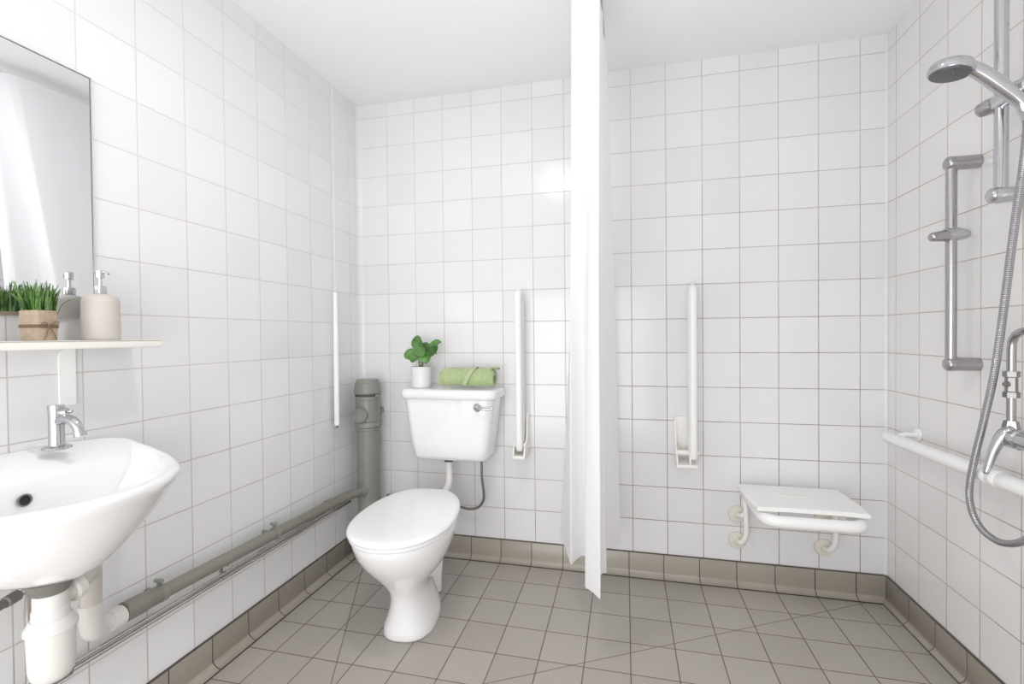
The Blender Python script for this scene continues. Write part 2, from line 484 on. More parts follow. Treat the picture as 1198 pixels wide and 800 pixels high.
tw([(-.004, .033, 0), (-.012, .040, .002), (-.020, .040, .002), (-.020, .034, .001), (-.012, .031, .001), (-.004, .033, 0)])
tw([(-.004, .033, 0), (.003, .022, .002), (.009, .012, .001), (.012, .003, .001)])
tw([(-.004, .033, 0), (-.009, .022, .002), (-.010, .012, .001), (-.015, .004, .001)])
obj('twine_bow', g, 'twine', gp)
g = G()
for i in range(170):
    a, b_ = random.uniform(-.021, .021), random.uniform(-.021, .021)
    h = random.uniform(.046, .080)*(1-.18*random.random()); w = random.uniform(.0016, .0030)
    lx, ly = a*.32+random.gauss(0, .006), b_*.32+random.gauss(0, .006); an = random.uniform(0, PI)
    dx, dy = math.cos(an)*w, math.sin(an)*w; vs = []
    for k, t in enumerate((0, .35, .7, 1)):
        x, y, z = a+lx*t*t*1.2, b_+ly*t*t*1.2, pz+.058+h*t; ww = (1, 1.05, .8, .32)[k]
        vs += [rot @ Vector((x-dx*ww, y-dy*ww, z)), rot @ Vector((x+dx*ww, y+dy*ww, z))]
    g.add(vs, [(0, 1, 3, 2), (2, 3, 5, 4), (4, 5, 7, 6)])
for (a, b_, lx, ly, h) in ((.02, -.02, .03, -.012, .052), (.022, .02, .018, .032, .045), (-.01, .022, .0, .036, .06)):
    pts = catmull([rot @ Vector((a, b_, pz+.058)), rot @ Vector((a+lx*.3, b_+ly*.3, pz+.058+h*.6)), rot @ Vector((a+lx, b_+ly, pz+.058+h))], 6)
    tube(pts, .0009, 6, g)
obj('grass_blades', g, 'grass', gp, recalc=False, smooth=False)

# ------------------------------------------------------------------ basin
BY = -1.5
def rim_pt(th, inset=0., z=.80, sq_=1.0):
    """plan outline of the basin: th 0..pi from right wall corner round the front to the left wall corner"""
    a, b_ = .305*sq_, .258*sq_
    return Vector((.098+a*math.sin(th), BY+b_*math.cos(th), z))
def basin():
    t = thing('wash_basin', 'wall-hung white ceramic wash basin below the shelf', 'basin', (.0, BY, .61))
    NR = 64
    def outline(off, z_front, z_back):
        """closed ring: wall edge, side shoulders, rounded front"""
        pts = []
        for k in range(NR):
            th = 2*PI*k/NR - PI/2         # -pi/2 = wall side, pi/2 = front
            s, c = math.sin(th), math.cos(th)
            ex = 2.0 if s > 0 else 3.6
            r = 1/((abs(s)**ex+abs(c)**ex)**(1/ex))
            ax = (.302-off) if s > 0 else (.0995-off*(0 if off < 0 else 1))
            by_ = .262 - off
            if s <= 0: by_ += .012*min(1, (-s*r)*1.3)
            x = .1+ax*s*r; y = BY+by_*c*r
            x = max(x, .0015)
            f = min(1, max(0, x/.30)); f = 1-(1-f)**1.5
            pts.append(Vector((x, y, z_back+(z_front-z_back)*f)))
        return pts
    def bowl(hx, hy, cx, z, ex=2.2, zb=None):
        pts = []
        for k in range(NR):
            th = 2*PI*k/NR - PI/2; s, c = math.sin(th), math.cos(th)
            r = 1/((abs(s)**ex+abs(c)**ex)**(1/ex)); x = cx+hx*s*r
            zz = z if zb is None else z+(zb-z)*max(0, -s*r)**1.5
            pts.append(Vector((x, BY+hy*c*r, zz)))
        return pts
    # outside, from the underside up to the rim, over it and down into the bowl
    rings = []
    for z, kx, ky in ((.612, .50, .15), (.6135, .60, .23), (.621, .675, .35), (.637, .735, .49), (.662, .79, .63), (.697, .855, .77), (.738, .925, .89), (.772, .975, .965)):
        rings.append([Vector((.0015+(p.x-.0015)*kx, BY+(p.y-BY)*ky, z)) for p in outline(0, .80, .80)])
    rings.append(outline(-.001, .788, .828)); rings.append(outline(.0, .797, .846)); rings.append(outline(.004, .8015, .8505))
    rings.append(outline(.012, .803, .852)); rings.append(outline(.022, .802, .851))
    rings.append(bowl(.262, .222, .125+.012, .799, 2.5, .832)[:] )
    rings[-1] = [Vector((max(p.x, .115), p.y, p.z)) for p in bowl(.250, .224, .13, .7985, 2.6, .822)]
    rings.append([Vector((max(p.x, .128), p.y, p.z)) for p in bowl(.238, .212, .13, .787, 2.6, .800)])
    rings.append([Vector((max(p.x, .134), p.y, p.z)) for p in bowl(.214, .192, .13, .760, 2.4)])
    rings.append([Vector((max(p.x, .142), p.y, p.z)) for p in bowl(.172, .150, .14, .712, 2.3)])
    rings.append(bowl(.082, .095, .205, .675, 2.1)); rings.append(bowl(.055, .06, .205, .660)); rings.append(bowl(.03, .033, .205, .652)); rings.append(bowl(.017, .017, .205, .649, 2))
    g = loft(rings)
    obj('bowl', g, 'ceramic', t, angle=80)
    # overflow on the back slope of the bowl
    oh_ = obj('overflow_hole', tube([(.128, BY-.012, .768), (.1385, BY-.012, .770)], .0105, 24), 'black', t)
    g = G(); pts = [(.1388, BY-.012+.0115*math.cos(a), .770+.0115*math.sin(a)) for a in [2*PI*k/24 for k in range(24)]]
    tube(pts, .0018, 8, g, closed=True); obj('overflow_ring', g, 'grey_metal', oh_)
    obj('plug_hole', lathe([(.0, .649), (.018, .649), (.020, .654), (.0, .6545)], (.205, BY, 0)), 'chrome', t)
basin()

# tap
tp = thing('pillar_tap', 'chrome pillar tap on the back ledge of the basin', 'tap', (.07, -1.413, .851))
tx, ty, tz = .075, -1.413, .8505
obj('flange', lathe([(0, 0), (.026, 0), (.0275, .002), (.026, .006), (.016, .009), (0, .009)], (tx, ty, tz)), 'chrome', tp)
obj('body', lathe([(0, .006), (.0155, .006), (.0155, .010), (.0145, .012), (.0145, .088), (.0155, .089), (.0155, .098), (.0145, .102), (0, .103)], (tx, ty, tz)), 'chrome', tp)
sp_ = catmull([(tx+.004, ty, tz+.064), (tx+.025, ty+.002, tz+.069), (tx+.044, ty+.003, tz+.066), (tx+.057, ty+.004, tz+.054), (tx+.063, ty+.005, tz+.036)], 6)
g = tube(sp_, [.0115-.0015*i/(len(sp_)-1) for i in range(len(sp_))], 20)
tube([sp_[-1]+Vector((-.001, 0, .004)), sp_[-1]+Vector((.002, 0, -.006))], .0125, 20, g)
obj('spout', g, 'chrome', tp)
g = lathe([(0, .0), (.0095, .001), (.010, .004), (.010, .014), (.008, .017), (0, .018)], (tx+.011, ty, tz+.0848), (1, .35, 0))
tube([(tx+.026, ty+.006, tz+.087), (tx+.034, ty+.009, tz+.087)], [.0045, .004], 12, g, capround=True)
obj('handle', g, 'chrome', tp)

# bottle trap
bt = thing('bottle_trap', 'white plastic bottle trap hanging below the basin', 'bottle trap', (.2, BY, .42))
tx, ty = .195, -1.506
obj('waste_flange', lathe([(0, .603), (.032, .6125), (.040, .610), (.034, .592), (.029, .583), (0, .583)], (tx, ty, 0)), 'grey_metal', bt, label='grey metal waste flange')
obj('neck', lathe([(0, .5835), (.027, .5835), (.028, .575), (.028, .551), (.030, .549), (.031, .525), (0, .525)], (tx, ty, 0), seg=40), 'trap_plastic', bt)
g = lathe([(0, .532), (.033, .532), (.038, .522), (.0425, .514), (.0425, .507), (.039, .505), (0, .505)], (tx, ty, 0), seg=40)
obj('locking_nut', g, 'trap_plastic', bt)
obj('cup', lathe([(0, .5055), (.0385, .5055), (.0385, .49), (.0370, .432), (.0345, .416), (.028, .406), (.018, .4005), (0, .400)], (tx, ty, 0), seg=40), 'trap_plastic', bt)
pth = catmull([(tx-.005, ty+.015, .558), (tx-.012, ty+.055, .566), (.160, -1.412, .576), (.125, -1.382, .562), (.105, -1.368, .525), (.094, -1.362, .46)], 6)
g = tube(pth, .0205, 24)
obj('outlet_bend', g, 'trap_plastic_old', bt)
d_ = Vector((-.010, .05, .008)).normalized(); o_ = Vector((tx-.008, ty+.037, .5625))
obj('outlet_nut', tube([o_, o_+d_*.004, o_+d_*.020, o_+d_*.024], [.024, .027, .027, .024], 24), 'trap_plastic', bt)
g = tube(catmull([(.092, -1.362, .465), (.091, -1.361, .425), (.082, -1.350, .392), (.068, -1.325, .382), (.062, -1.295, .380)], 6), .0235, 24)
tube([(.063, -1.302, .3805), (.062, -1.270, .379)], .0255, 24, g)
obj('outlet_elbow', g, 'trap_plastic', bt)

# grey waste pipe along the left wall
wp = thing('waste_pipe', 'thick grey-green plastic waste pipe along the left wall', 'pipe', (.05, -.7, .36))
p0, p1 = Vector((.056, -1.262, .3785)), Vector((.056, -.36, .3500))
obj('pipe', tube([Vector((.056, -1.215, .3765)), p1], .0205, 28), 'grey_waste', wp)
g = tube([p0, p0.lerp(p1, .004), p0.lerp(p1, .06), p0.lerp(p1, .065), p0.lerp(p1, .105), p0.lerp(p1, .11)], [.024, .027, .027, .0245, .0245, .022], 28)
obj('coupling', g, 'grey_waste', wp)
def clip(y, z):
    g = G(); pts = [(.056+.0222*math.cos(a), y, z+.0222*math.sin(a)) for a in [2*PI*k/28 for k in range(28)]]
    for dy in (-.006, -.002, .002, .006): tube([(p[0], y+dy, p[2]) for p in pts], .0026, 6, g, closed=True)
    box((.044, y-.005, z+.022), (.054, y+.005, z+.040), g, bev=.002)
    tube([(.036, y, z+.034), (.061, y, z+.036)], .0055, 10, g, capround=True)
    box((.001, y-.006, z-.008), (.036, y+.006, z+.006), g, bev=.001)
    obj('clip', g, 'grey_pvc', wp)
clip(-1.155, .3745); clip(-.702, .3608)
g = tube(catmull([p1+Vector((0, -.004, .0001)), (.057, -.330, .3500), (.063, -.285, .3515), (.078, -.232, .352), (.093, -.19, .352), (.1005, -.168, .352)], 6), .0215, 24)
tube([(.056, -.385, .3508), (.056, -.345, .3498)], .0245, 24, g)
obj('swept_bend', g, 'grey_waste', wp)

# two thin supply pipes under it
def supply(x, z, y1, label, grp='thin supply pipes under the waste pipe'):
    t = thing('supply_pipe', label, 'pipe', (x, -1, z), group=grp)
    obj('pipe', tube([(x, -1.9, z), (x, y1, z)], .0060, 14), 'steel_pipe', t)
    return t
s1 = supply(.030, .3085, -.16, 'upper of the two thin metal supply pipes low on the left wall')
s2 = supply(.030, .2935, -.16, 'lower of the two thin metal supply pipes low on the left wall')
for y in (-.90,):
    g = G(); box((.001, y-.004, .300), (.008, y+.004, .340), g, bev=.001)
    box((.010, y-.004, .327), (.034, y+.004, .333), g, bev=.001)
    box((.026, y-.004, .303), (.036, y+.004, .3075), g, bev=.001)
    obj('clip', g, 'chrome_dull', s1)
for y in (-1.385, -1.60):
    tube_g = tube([(.031, y-.02, .296), (.031, y-.016, .296), (.031, y+.016, .296), (.031, y+.02, .296)], [.0085, .0115, .0115, .0085], 12)
    obj('fitting', tube_g, 'chrome_dull', s2)
vp = thing('stop_valve', 'tarnished supply tail with isolating valve behind the bottle trap', 'valve', (.05, -1.55, .5))
g = tube(roundpath([(.031, -1.448, .303), (.031, -1.448, .50), (.045, -1.452, .545), (.09, -1.60, .535), (.10, -1.75, .50)], .03), .0068, 12)
obj('tail_pipe', g, 'steel_pipe', vp)
a0 = Vector((.052, -1.475, .5435)); a1 = Vector((.083, -1.577, .5365))
g = tube([a0, a0.lerp(a1, .03), a0.lerp(a1, .28), a0.lerp(a1, .3), a0.lerp(a1, .6), a0.lerp(a1, .62), a0.lerp(a1, .97), a1], [.009, .0125, .0125, .0095, .0095, .0125, .0125, .009], 8)
obj('valve_body', g, 'grey_metal', vp, angle=20)
g = tube(roundpath([(.05, -1.415, .303), (.05, -1.415, .40), (.05, -1.40, .43)], .02), .006, 12)

# ------------------------------------------------------------------ soil stack in the corner
ss = thing('soil_stack', 'grey capped soil stack with round access cover in the corner', 'soil pipe', (.102, -.112, 0))
sx, sy = .104, -.112
ZF = .002
obj('pipe', lathe([(.0, ZF), (.055, ZF), (.055, .66), (0, .66)], (sx, sy, 0), seg=40), 'grey_pvc', ss)
obj('access_branch', lathe([(0, .661), (.056, .661), (.0575, .675), (.0575, .798), (0, .80)], (sx, sy, 0), seg=40), 'grey_pvc', ss)
def ring_(z, r, h, nm='collar'):
    obj(nm, lathe([(r-.007, z-h), (r, z-h*.7), (r, z+h*.7), (r-.007, z+h)], (sx, sy, 0), seg=40), 'grey_pvc', ss)
ring_(.672, .067, .016); ring_(.652, .060, .010); ring_(.803, .061, .010)
obj('cap', lathe([(0, .821), (.062, .821), (.067, .827), (.067, .835), (.061, .875), (.057, .879), (.056, .888), (.052, .892), (0, .892)], (sx, sy, 0), seg=40), 'grey_pvc', ss)
obj('seal_ring', lathe([(0, .812), (.061, .812), (.061, .8215), (0, .8215)], (sx, sy, 0), seg=40), 'dark_rubber', ss)
ad = Vector((.22, -.97, 0)).normalized(); ao = Vector((sx-.020, sy+.004, .722))
acov = obj('access_cover', lathe([(0, .045), (.038, .045), (.038, .072), (.034, .079), (0, .080)], ao, ad, 32), 'grey_pvc', ss)
g = G()
qq = Vector((0, 0, 1)).rotation_difference(ad)
tube([ao+qq @ Vector((.032*math.cos(a), .032*math.sin(a), .0805)) for a in [2*PI*k/28 for k in range(28)]], .0032, 8, g, closed=True)
tube([ao+qq @ Vector((.018*math.cos(a), .018*math.sin(a), .0805)) for a in [2*PI*k/20 for k in range(20)]], .0022, 8, g, closed=True)
for k in range(8):
    a = 2*PI*k/8; tube([ao+qq @ Vector((r*math.cos(a), r*math.sin(a), .080)) for r in (.019, .033)], .002, 6, g)
obj('cover_grip', g, 'grey_pvc', acov)
for z in (.672, .812):
    g = box((sx+.050, sy-.024, z-.008), (sx+.070, sy-.010, z+.008), bev=.002)
    tube([(sx+.066, sy-.034, z), (sx+.066, sy-.002, z)], .0045, 8, g, capround=True)
    obj('bolt', g, 'grey_pvc', ss)
g = tube([(.0955, -.184, .352), (.0995, -.172, .352), (.104, -.158, .352)], [.026, .028, .028], 24)
obj('inlet_boss', g, 'grey_pvc', ss)
obj('wall_clip', box((.075, -.058, .715), (.133, -.001, .735), bev=.003), 'grey_pvc', ss)

# pull cord tube on the left wall
pc = thing('pull_cord', 'long white pull cord tube hanging near the left wall corner', 'pull cord', (.03, -.262, .69))
obj('cord', tube([(.030, -.262, 1.30), (.030, -.262, H-.0005)], .001, 8), 'rail_white', pc)
obj('tube', tube([(.030, -.262, .692), (.030, -.262, .70), (.030, -.262, 1.05), (.030, -.262, 1.31)], [.0125, .0128, .012, .009], 16, capround=True), 'rail_white', pc)
obj('end_plug', tube([(.030, -.262, .676), (.030, -.262, .6915)], [.005, .008], 12), 'grey_metal', pc)

# ------------------------------------------------------------------ toilet
TR = R(6.5)
to = thing('toilet', 'white ceramic toilet with closed oval lid', 'toilet', (.517, -.305, 0), TR)
Mt = to.matrix_world.copy()
def se(yf, yb, hw, z, e=2.2, n=56, taper=0., skew=.5):
    """pan section: superellipse between front yf and back yb, widest a bit forward"""
    cy = yb+(yf-yb)*.55; out = []
    for k in range(n):
        a = 2*PI*k/n; c, s = math.cos(a), math.sin(a)
        ee = e if s < 0 else e+taper
        r = 1/((abs(s)**ee+abs(c)**ee)**(1/ee))
        y = cy+((cy-yf)*s*r if s < 0 else (yb-cy)*s*r)
        w = hw*(1-(.30 if s > 0 else 0)*(max(0, s*r)**2))
        out.append(Mt @ Vector((w*c*r, y, z)))
    return out
secs = [(-.380, -.070, .096, .001, 2.6), (-.388, -.066, .098, .012, 2.6), (-.384, -.068, .093, .035, 2.5), (-.376, -.075, .080, .07, 2.4),
        (-.374, -.09, .071, .11, 2.3), (-.380, -.10, .068, .145, 2.2), (-.395, -.105, .074, .18, 2.2), (-.425, -.10, .098, .22, 2.15),
        (-.468, -.085, .132, .265, 2.1), (-.505, -.06, .155, .305, 2.1), (-.535, -.035, .170, .345, 2.1), (-.550, -.020, .176, .375, 2.1),
        (-.556, -.012, .178, .394, 2.1), (-.552, -.012, .175, .4045, 2.1)]
obj('pan', loft([se(a, b_, c, z, e, taper=.9) for a, b_, c, z, e in secs]), 'ceramic', to, angle=70)
# trapway behind the pan
g = tube([Mt @ Vector(p) for p in catmull([(0, -.10, .30), (0, -.02, .27), (0, .015, .20), (0, .0, .12), (0, -.02, .05), (0, -.02, .004)], 6)], .052, 24)
obj('trapway', g, 'ceramic', to)
obj('inlet_spigot', tube([Mt @ Vector(p) for p in ((0, -.05, .355), (0, .02, .355))], [.036, .034], 24), 'ceramic', to)
def lidring(off, z):
    return se(-.572+off, -.002-off, .189-off, z, 2.15, 72, 1.6)
obj('seat', loft([lidring(.010, .4055), lidring(.006, .409), lidring(.006, .417), lidring(.009, .4195)]), 'seat_plastic', to, angle=60)
obj('lid', loft([lidring(.007, .4215), lidring(.001, .4235), lidring(0, .428), lidring(.003, .4345), lidring(.010, .4385), lidring(.022, .4405), lidring(.06, .4415), lidring(.12, .442)]), 'seat_plastic', to, angle=60)
for s in (-1, 1):
    obj('hinge', tube([Mt @ Vector((s*.045-.018, .004, .418)), Mt @ Vector((s*.045+.018, .004, .418))], .0085, 16, capround=True), 'seat_plastic', to)
for s in (-1, 1):
    obj('floor_bolt_cap', lathe([(.009, 0), (.009, .006), (.005, .010), (0, .011)], Mt @ Vector((s*.073, -.20, .045)), (s, 0, .35), 16), 'white_plastic', to)

# cistern
ci = thing('cistern', 'white ceramic cistern on the wall above the toilet', 'cistern', (.554, -.1, .52))
def rr(x0, x1, y0, y1, z, r, n=8):
    out = []
    for cx, cy, a0 in ((x1-r, y1-r, 0), (x0+r, y1-r, PI/2), (x0+r, y0+r, PI), (x1-r, y0+r, 1.5*PI)):
        for k in range(n): a = a0+PI/2*k/(n-1); out.append(Vector((cx+r*math.cos(a), cy+r*math.sin(a), z)))
    return out
rings = []
for z, ix, iy, rad in ((.522, .066, .045, .03), (.5235, .050, .032, .035), (.530, .040, .020, .04), (.545, .034, .012, .042), (.60, .025, .007, .042), (.70, .012, .003, .040), (.800, 0, 0, .038), (.8115, 0, 0, .038)):
    rings.append(rr(.336+ix, .770-ix, -.196+iy, -.006, z, rad))
obj('tank', loft(rings), 'ceramic', ci, angle=50)
rings = [rr(.326, .780, -.207, -.004, .812, .04), rr(.320, .787, -.213, -.004, .818, .045), rr(.318, .789, -.215, -.003, .834, .045), rr(.320, .787, -.213, -.003, .847, .045), rr(.327, .780, -.206, -.004, .8545, .042), rr(.338, .769, -.196, -.008, .857, .036), rr(.36, .75, -.17, -.03, .8575, .03)]
obj('cistern_lid', loft(rings), 'ceramic', ci, angle=50)
g = lathe([(0, .0), (.0185, 0), (.0185, .005), (.014, .009), (.013, .018), (.010, .024), (0, .025)], (.702, -.196, .779), (0, -1, 0), 24)
lv = catmull([(.702, -.216, .779), (.722, -.222, .777), (.752, -.222, .776), (.781, -.218, .778)], 6)
tube(lv, [.008+(-.0035*i/(len(lv)-1)) for i in range(len(lv))], 14, g, capround=True)
obj('flush_lever', g, 'chrome', ci)
obj('pipe_nut', lathe([(0, .5215), (.022, .5215), (.022, .505), (0, .504)], (.530, -.110, 0), seg=12), 'dark_rubber', ci)

obj('flush_pipe', tube(catmull([(.530, -.110, .5045), (.530, -.110, .47), (.531, -.113, .43), (.532, -.130, .395), (.528, -.17, .372), (.521, -.25, .358), (.517, -.283, .355)], 6), .0165, 20), 'white_plastic', to)
obj('water_hose', tube(catmull([(.690, -.10, .5265), (.690, -.10, .44), (.692, -.08, .36), (.684, -.06, .31), (.655, -.05, .272), (.61, -.045, .258), (.56, -.04, .262), (.48, -.035, .27)], 6), .0062, 12), 'grey_metal', ci)
hp = thing('horizontal_pipe', 'short dark pipe stub on the back wall beside the soil stack', 'pipe', (.22, -.03, .33))
obj('pipe', tube([(.160, -.03, .288), (.40, -.03, .288)], .009, 14), 'steel_pipe', hp)

# potted plant on the cistern
pp = thing('potted_plant', 'small white pot with round-leaved green plant on the cistern', 'potted plant', (.394, -.115, .858))
qx, qy, qz = .394, -.115, .858
obj('pot', lathe([(0, 0), (.044, 0), (.047, .003), (.0475, .02), (.0485, .098), (.0475, .1005), (.0455, .1005), (.044, .085), (0, .085)], (qx, qy, qz), seg=40), 'pot_white', pp)
obj('soil', lathe([(0, .0855), (.0435, .0855), (.0435, .090), (0, .092)], (qx, qy, qz)), 'soil', pp)
def leaf(tip, base, width, nrm, curl=.25):
    """rounded leaf with a midrib fold, on a stem from the soil"""
    tip, base, nrm = Vector(tip), Vector(base), Vector(nrm).normalized(); ax = tip-base; L = ax.length; ax.normalize()
    side = ax.cross(nrm).normalized(); nrm = side.cross(ax).normalized(); vs, fs = [], []; n, m = 10, 8
    for i in range(n+1):
        t = i/n; w = width*math.sqrt(max(0, 1-(2*t**.9-1)**2))*.5 if 0 < i < n else .0015
        for j in range(m+1):
            s = -1+2*j/m
            vs.append(base+ax*L*t+side*w*s+nrm*(abs(s)**1.5*w*.35-curl*L*(t-.4)**2*.8+.0015*math.sin(9*t+4*s)))
    for i in range(n):
        for j in range(m): a = i*(m+1)+j; fs.append((a, a+1, a+m+2, a+m+1))
    g = G().add(vs, fs); return g
S0 = Vector((qx, qy, qz+.09))
def P_(u, v, dy=0): # offsets measured in the photograph's scale (metres) from the pot rim centre
    return Vector((qx+u, qy+dy, qz+.10+v))
specs = [((-.080, .062, -.02), (-.014, .050, -.01), .062, (0, -.9, .5)), ((-.034, .148, .01), (.000, .078, 0), .064, (-.25, -1, .2)),
         ((.108, .120, -.01), (.046, .098, -.01), .042, (.0, -.7, .8)), ((.074, .108, .02), (.022, .050, -.005), .058, (.3, -1, .1)),
         ((.046, .016, -.05), (.036, .078, -.03), .058, (.2, -1, -.1)), ((-.034, .026, -.045), (.006, .066, -.02), .054, (-.2, -1, .3)),
         ((.018, .118, .02), (.012, .060, .01), .052, (.2, -1, .3)), ((-.055, .045, .03), (-.01, .058, .02), .046, (0, -.6, .8)), ((.030, .050, -.055), (.012, .096, -.035), .050, (.1, -1, .3))]
g = G()
for tip, base, wd, nr in specs:
    tpv, bs = P_(tip[0], tip[1], tip[2]), P_(base[0], base[1], base[2])
    obj('leaf', leaf(tpv, bs, wd, nr), 'leaf', pp, recalc=False)
    tube(catmull([S0+Vector((random.uniform(-.008, .008), random.uniform(-.008, .008), 0)), S0.lerp(bs, .55)+Vector((0, 0, .008)), bs, bs.lerp(tpv, .3)], 5), .0013, 8, g)
for dx in (-.012, .004, .010): tube(catmull([S0+Vector((dx*.6, 0, -.002)), S0+Vector((dx, 0, .03)), S0+Vector((dx*.8, 0, .075))], 5), .0028, 8, g)
obj('stems', g, 'stem', pp)
obj('bud', tube(catmull([P_(.05, .072, -.01), P_(.07, .064, -.01), P_(.086, .062, -.01)], 4), [.001]*4+[.0015]*3+[.004, .003], 8), 'stem', pp)

# rolled towel
tw_ = thing('rolled_towel', 'rolled green terry towel on the cistern lid', 'towel', (.63, -.12, .858))
def spiral(x, r0=.040, turns=1.75, th=.0105, n=96, jitter=0.):
    ins, outs = [], []
    cz = .8585+r0*.98; cy = -.122
    for k in range(n+1):
        t = k/n; a = -PI/2-.35+turns*2*PI*(1-t)*-1; rr_ = r0-.0078*turns*t*1.35
        w = 1+.03*math.sin(3*a+x*40)
        fl = .94 if math.sin(a) < 0 else 1
        ins.append(Vector((x, cy+(rr_-th)*w*math.cos(a)*1.06, cz+(rr_-th)*w*math.sin(a)*fl)))
        outs.append(Vector((x, cy+rr_*w*math.cos(a)*1.06, cz+rr_*w*math.sin(a)*fl)))
    return outs+ins[::-1]
xs = [.502+.262*k/26 for k in range(27)]
rings = []
for i, x in enumerate(xs):
    e = min(i, 26-i)
    rings.append(spiral(x, .0490-(.006 if e == 0 else .002 if e == 1 else 0)+.0008*math.sin(i*1.3)))
rol = obj('roll', loft(rings), 'towel', tw_, angle=60)
def bandpt(a, w0, r):
    cz = .8585+.0490*.98; x = .645+.026*math.sin(a)+w0
    return Vector((x, -.122+r*math.cos(a)*1.06, cz+r*math.sin(a)))
rings = [[bandpt(PI*.03+PI*1.2*k/24, w0, .0508-abs(w0)*.05) for k in range(25)] for w0 in (-.012, -.006, 0, .006, .012)]
obj('woven_band', loft(rings, G(), False, False, False), 'towel_band', rol, solid=.0012)
# loose corner flap
vs = []
fl = [Vector((.750, -.122+.050*math.cos(a), .905+.0505*math.sin(a))) for a in [PI*.62, PI*.5, PI*.38, PI*.28]]
g = G(); rings = [[p+Vector((dx, 0, dz*(1-j/3.)+.002)) for j, p in enumerate(fl)] for dx, dz in ((0, -.002), (.012, -.001), (.024, -.002), (.032, -.006))]
loft(rings, g, False, False, False)
obj('corner_flap', g, 'towel', tw_, solid=.005)

# ------------------------------------------------------------------ hinged support rails
def support_rail(x, label, xp=0):
    t = thing('support_rail', label, 'grab rail', (x, 0, .53), group='fold-up white support rails on the back wall')
    xb = x; x = x+xp
    g = box((x-.032, -.008, .555), (x+.032, -.0005, .735), bev=.003)
    wpl = obj('wall_plate', g, 'rail_ivory', t)
    g = G()
    for s in (-1, 1):
        prof = [(-.006, .725), (-.028, .735), (-.040, .70), (-.058, .62), (-.112, .575), (-.118, .548), (-.09, .540), (-.006, .556)]
        loft([[Vector((x+s*.026+dx, y, z)) for y, z in prof] for dx in (-.003, .003)], g)
    obj('hinge_cheeks', g, 'rail_ivory', t)
    r = .0165
    path = roundpath([(xb, -.046, .60), (xb, -.046, 1.300), (xb, -.108, 1.300), (xb, -.098, .60), (xb, -.094, .575)], .035, 8)
    obj('rail_loop', tube(path, r, 20, capround=True), 'rail_white', t)
    obj('hinge_pin', tube([(min(x, xb)-.030, -.075, .590), (max(x, xb)+.024, -.075, .590)], .011, 16), 'rail_ivory', t)
    obj('foot_cap', box((x-.029, -.118, .532), (max(x+.029, xb+.018), -.01, .547), bev=.004), 'rail_ivory', t)
    for (dx, z) in ((-.027, .72), (.027, .72), (-.027, .56), (.027, .56)):
        obj('screw', lathe([(0, 0), (.005, 0), (.004, .003), (0, .0035)], (x+dx, -.008, z), (0, -1, 0), 12), 'chrome_dull', wpl)
support_rail(.873, 'fold-up white support rail beside the cistern')
support_rail(1.632, 'fold-up white support rail in shower between curtain and seat', -.040)

# ------------------------------------------------------------------ shower curtain and its rail
ZT = 2.236
cr = thing('curtain_rail', 'pale ceiling-hung curtain rail above the shower curtain', 'curtain rail', (1.245, -1.5, ZT))
obj('track', box((1.262, -2.9, ZT+.002), (1.284, -.34, ZT+.020), bev=.002), 'track', cr)
for y in (-2.4, -1.6, -.55):
    obj('hanger', lathe([(0, ZT+.0195), (.006, ZT+.0195), (.006, H-.006), (.018, H-.005), (.018, H-.0005), (0, H-.0005)], (1.273, y, 0), seg=16), 'rail_white', cr)
cu = thing('shower_curtain', 'long white shower curtain gathered in pointed folds', 'curtain', (1.22, -.5, .25))
# plan of the folds at the hem and at the rail (x, y)
hem = [(1.330, -.262), (1.300, -.300), (1.272, -.330), (1.268, -.420), (1.284, -.512), (1.272, -.530), (1.258, -.560), (1.262, -.620), (1.2705, -.688), (1.245, -.665), (1.214, -.640), (1.222, -.56), (1.214, -.46), (1.198, -.400),
       (1.176, -.43), (1.152, -.490), (1.138, -.43), (1.112, -.335), (1.084, -.285)]
top = [(1.288, -.330), (1.280, -.400), (1.274, -.44), (1.276, -.48), (1.284, -.520), (1.278, -.56), (1.276, -.62), (1.280, -.72), (1.290, -.800), (1.276, -.815), (1.260, -.802), (1.248, -.788), (1.238, -.782), (1.226, -.775),
       (1.212, -.762), (1.196, -.735), (1.187, -.68), (1.190, -.56), (1.205, -.42)]
def fold_pts(pts, k=7):
    pts = [Vector((x, y, 0)) for x, y in pts]; q = []
    for a, b_ in zip(pts, pts[1:]): q += [a.lerp(b_, i/k) for i in range(k)]
    q.append(pts[-1])
    for _ in range(2): q = [q[0]]+[(q[i-1]+q[i]*2+q[i+1])/4 for i in range(1, len(q)-1)]+[q[-1]]
    return q
hp_, tp_ = fold_pts(hem), fold_pts(top)
NZ = 44; rings = []
for i in range(NZ+1):
    t = i/NZ; z = .25+(ZT-.25)*t
    s = t
    ring = []
    for j, (a, b_) in enumerate(zip(hp_, tp_)):
        p = a.lerp(b_, s); wv = .006*math.sin(j*.16+t*3.0)*(1-t)*t*3
        sag = 0
        if i == 0: pass
        ring.append(Vector((p.x+wv, p.y+wv*.6, z+(.006*math.sin(j*.21) if i == 0 else 0))))
    rings.append(ring)
g = loft(rings, G(), False, False, False)
obj('cloth', g, 'curtain', cu, recalc=False, angle=60)
g = G()
rings = [[p+Vector((0, 0, dz)) for p in rings[-1]] for dz in (0, -.03)]
for k in range(0, len(tp_), 14):
    p = tp_[k]
    obj('hook', tube(catmull([(1.273, p.y, ZT+.003), (1.273+(p.x-1.273)*.4, p.y, ZT-.004), (p.x, p.y, ZT-.012)], 4), .0025, 8), 'rail_white', cu)

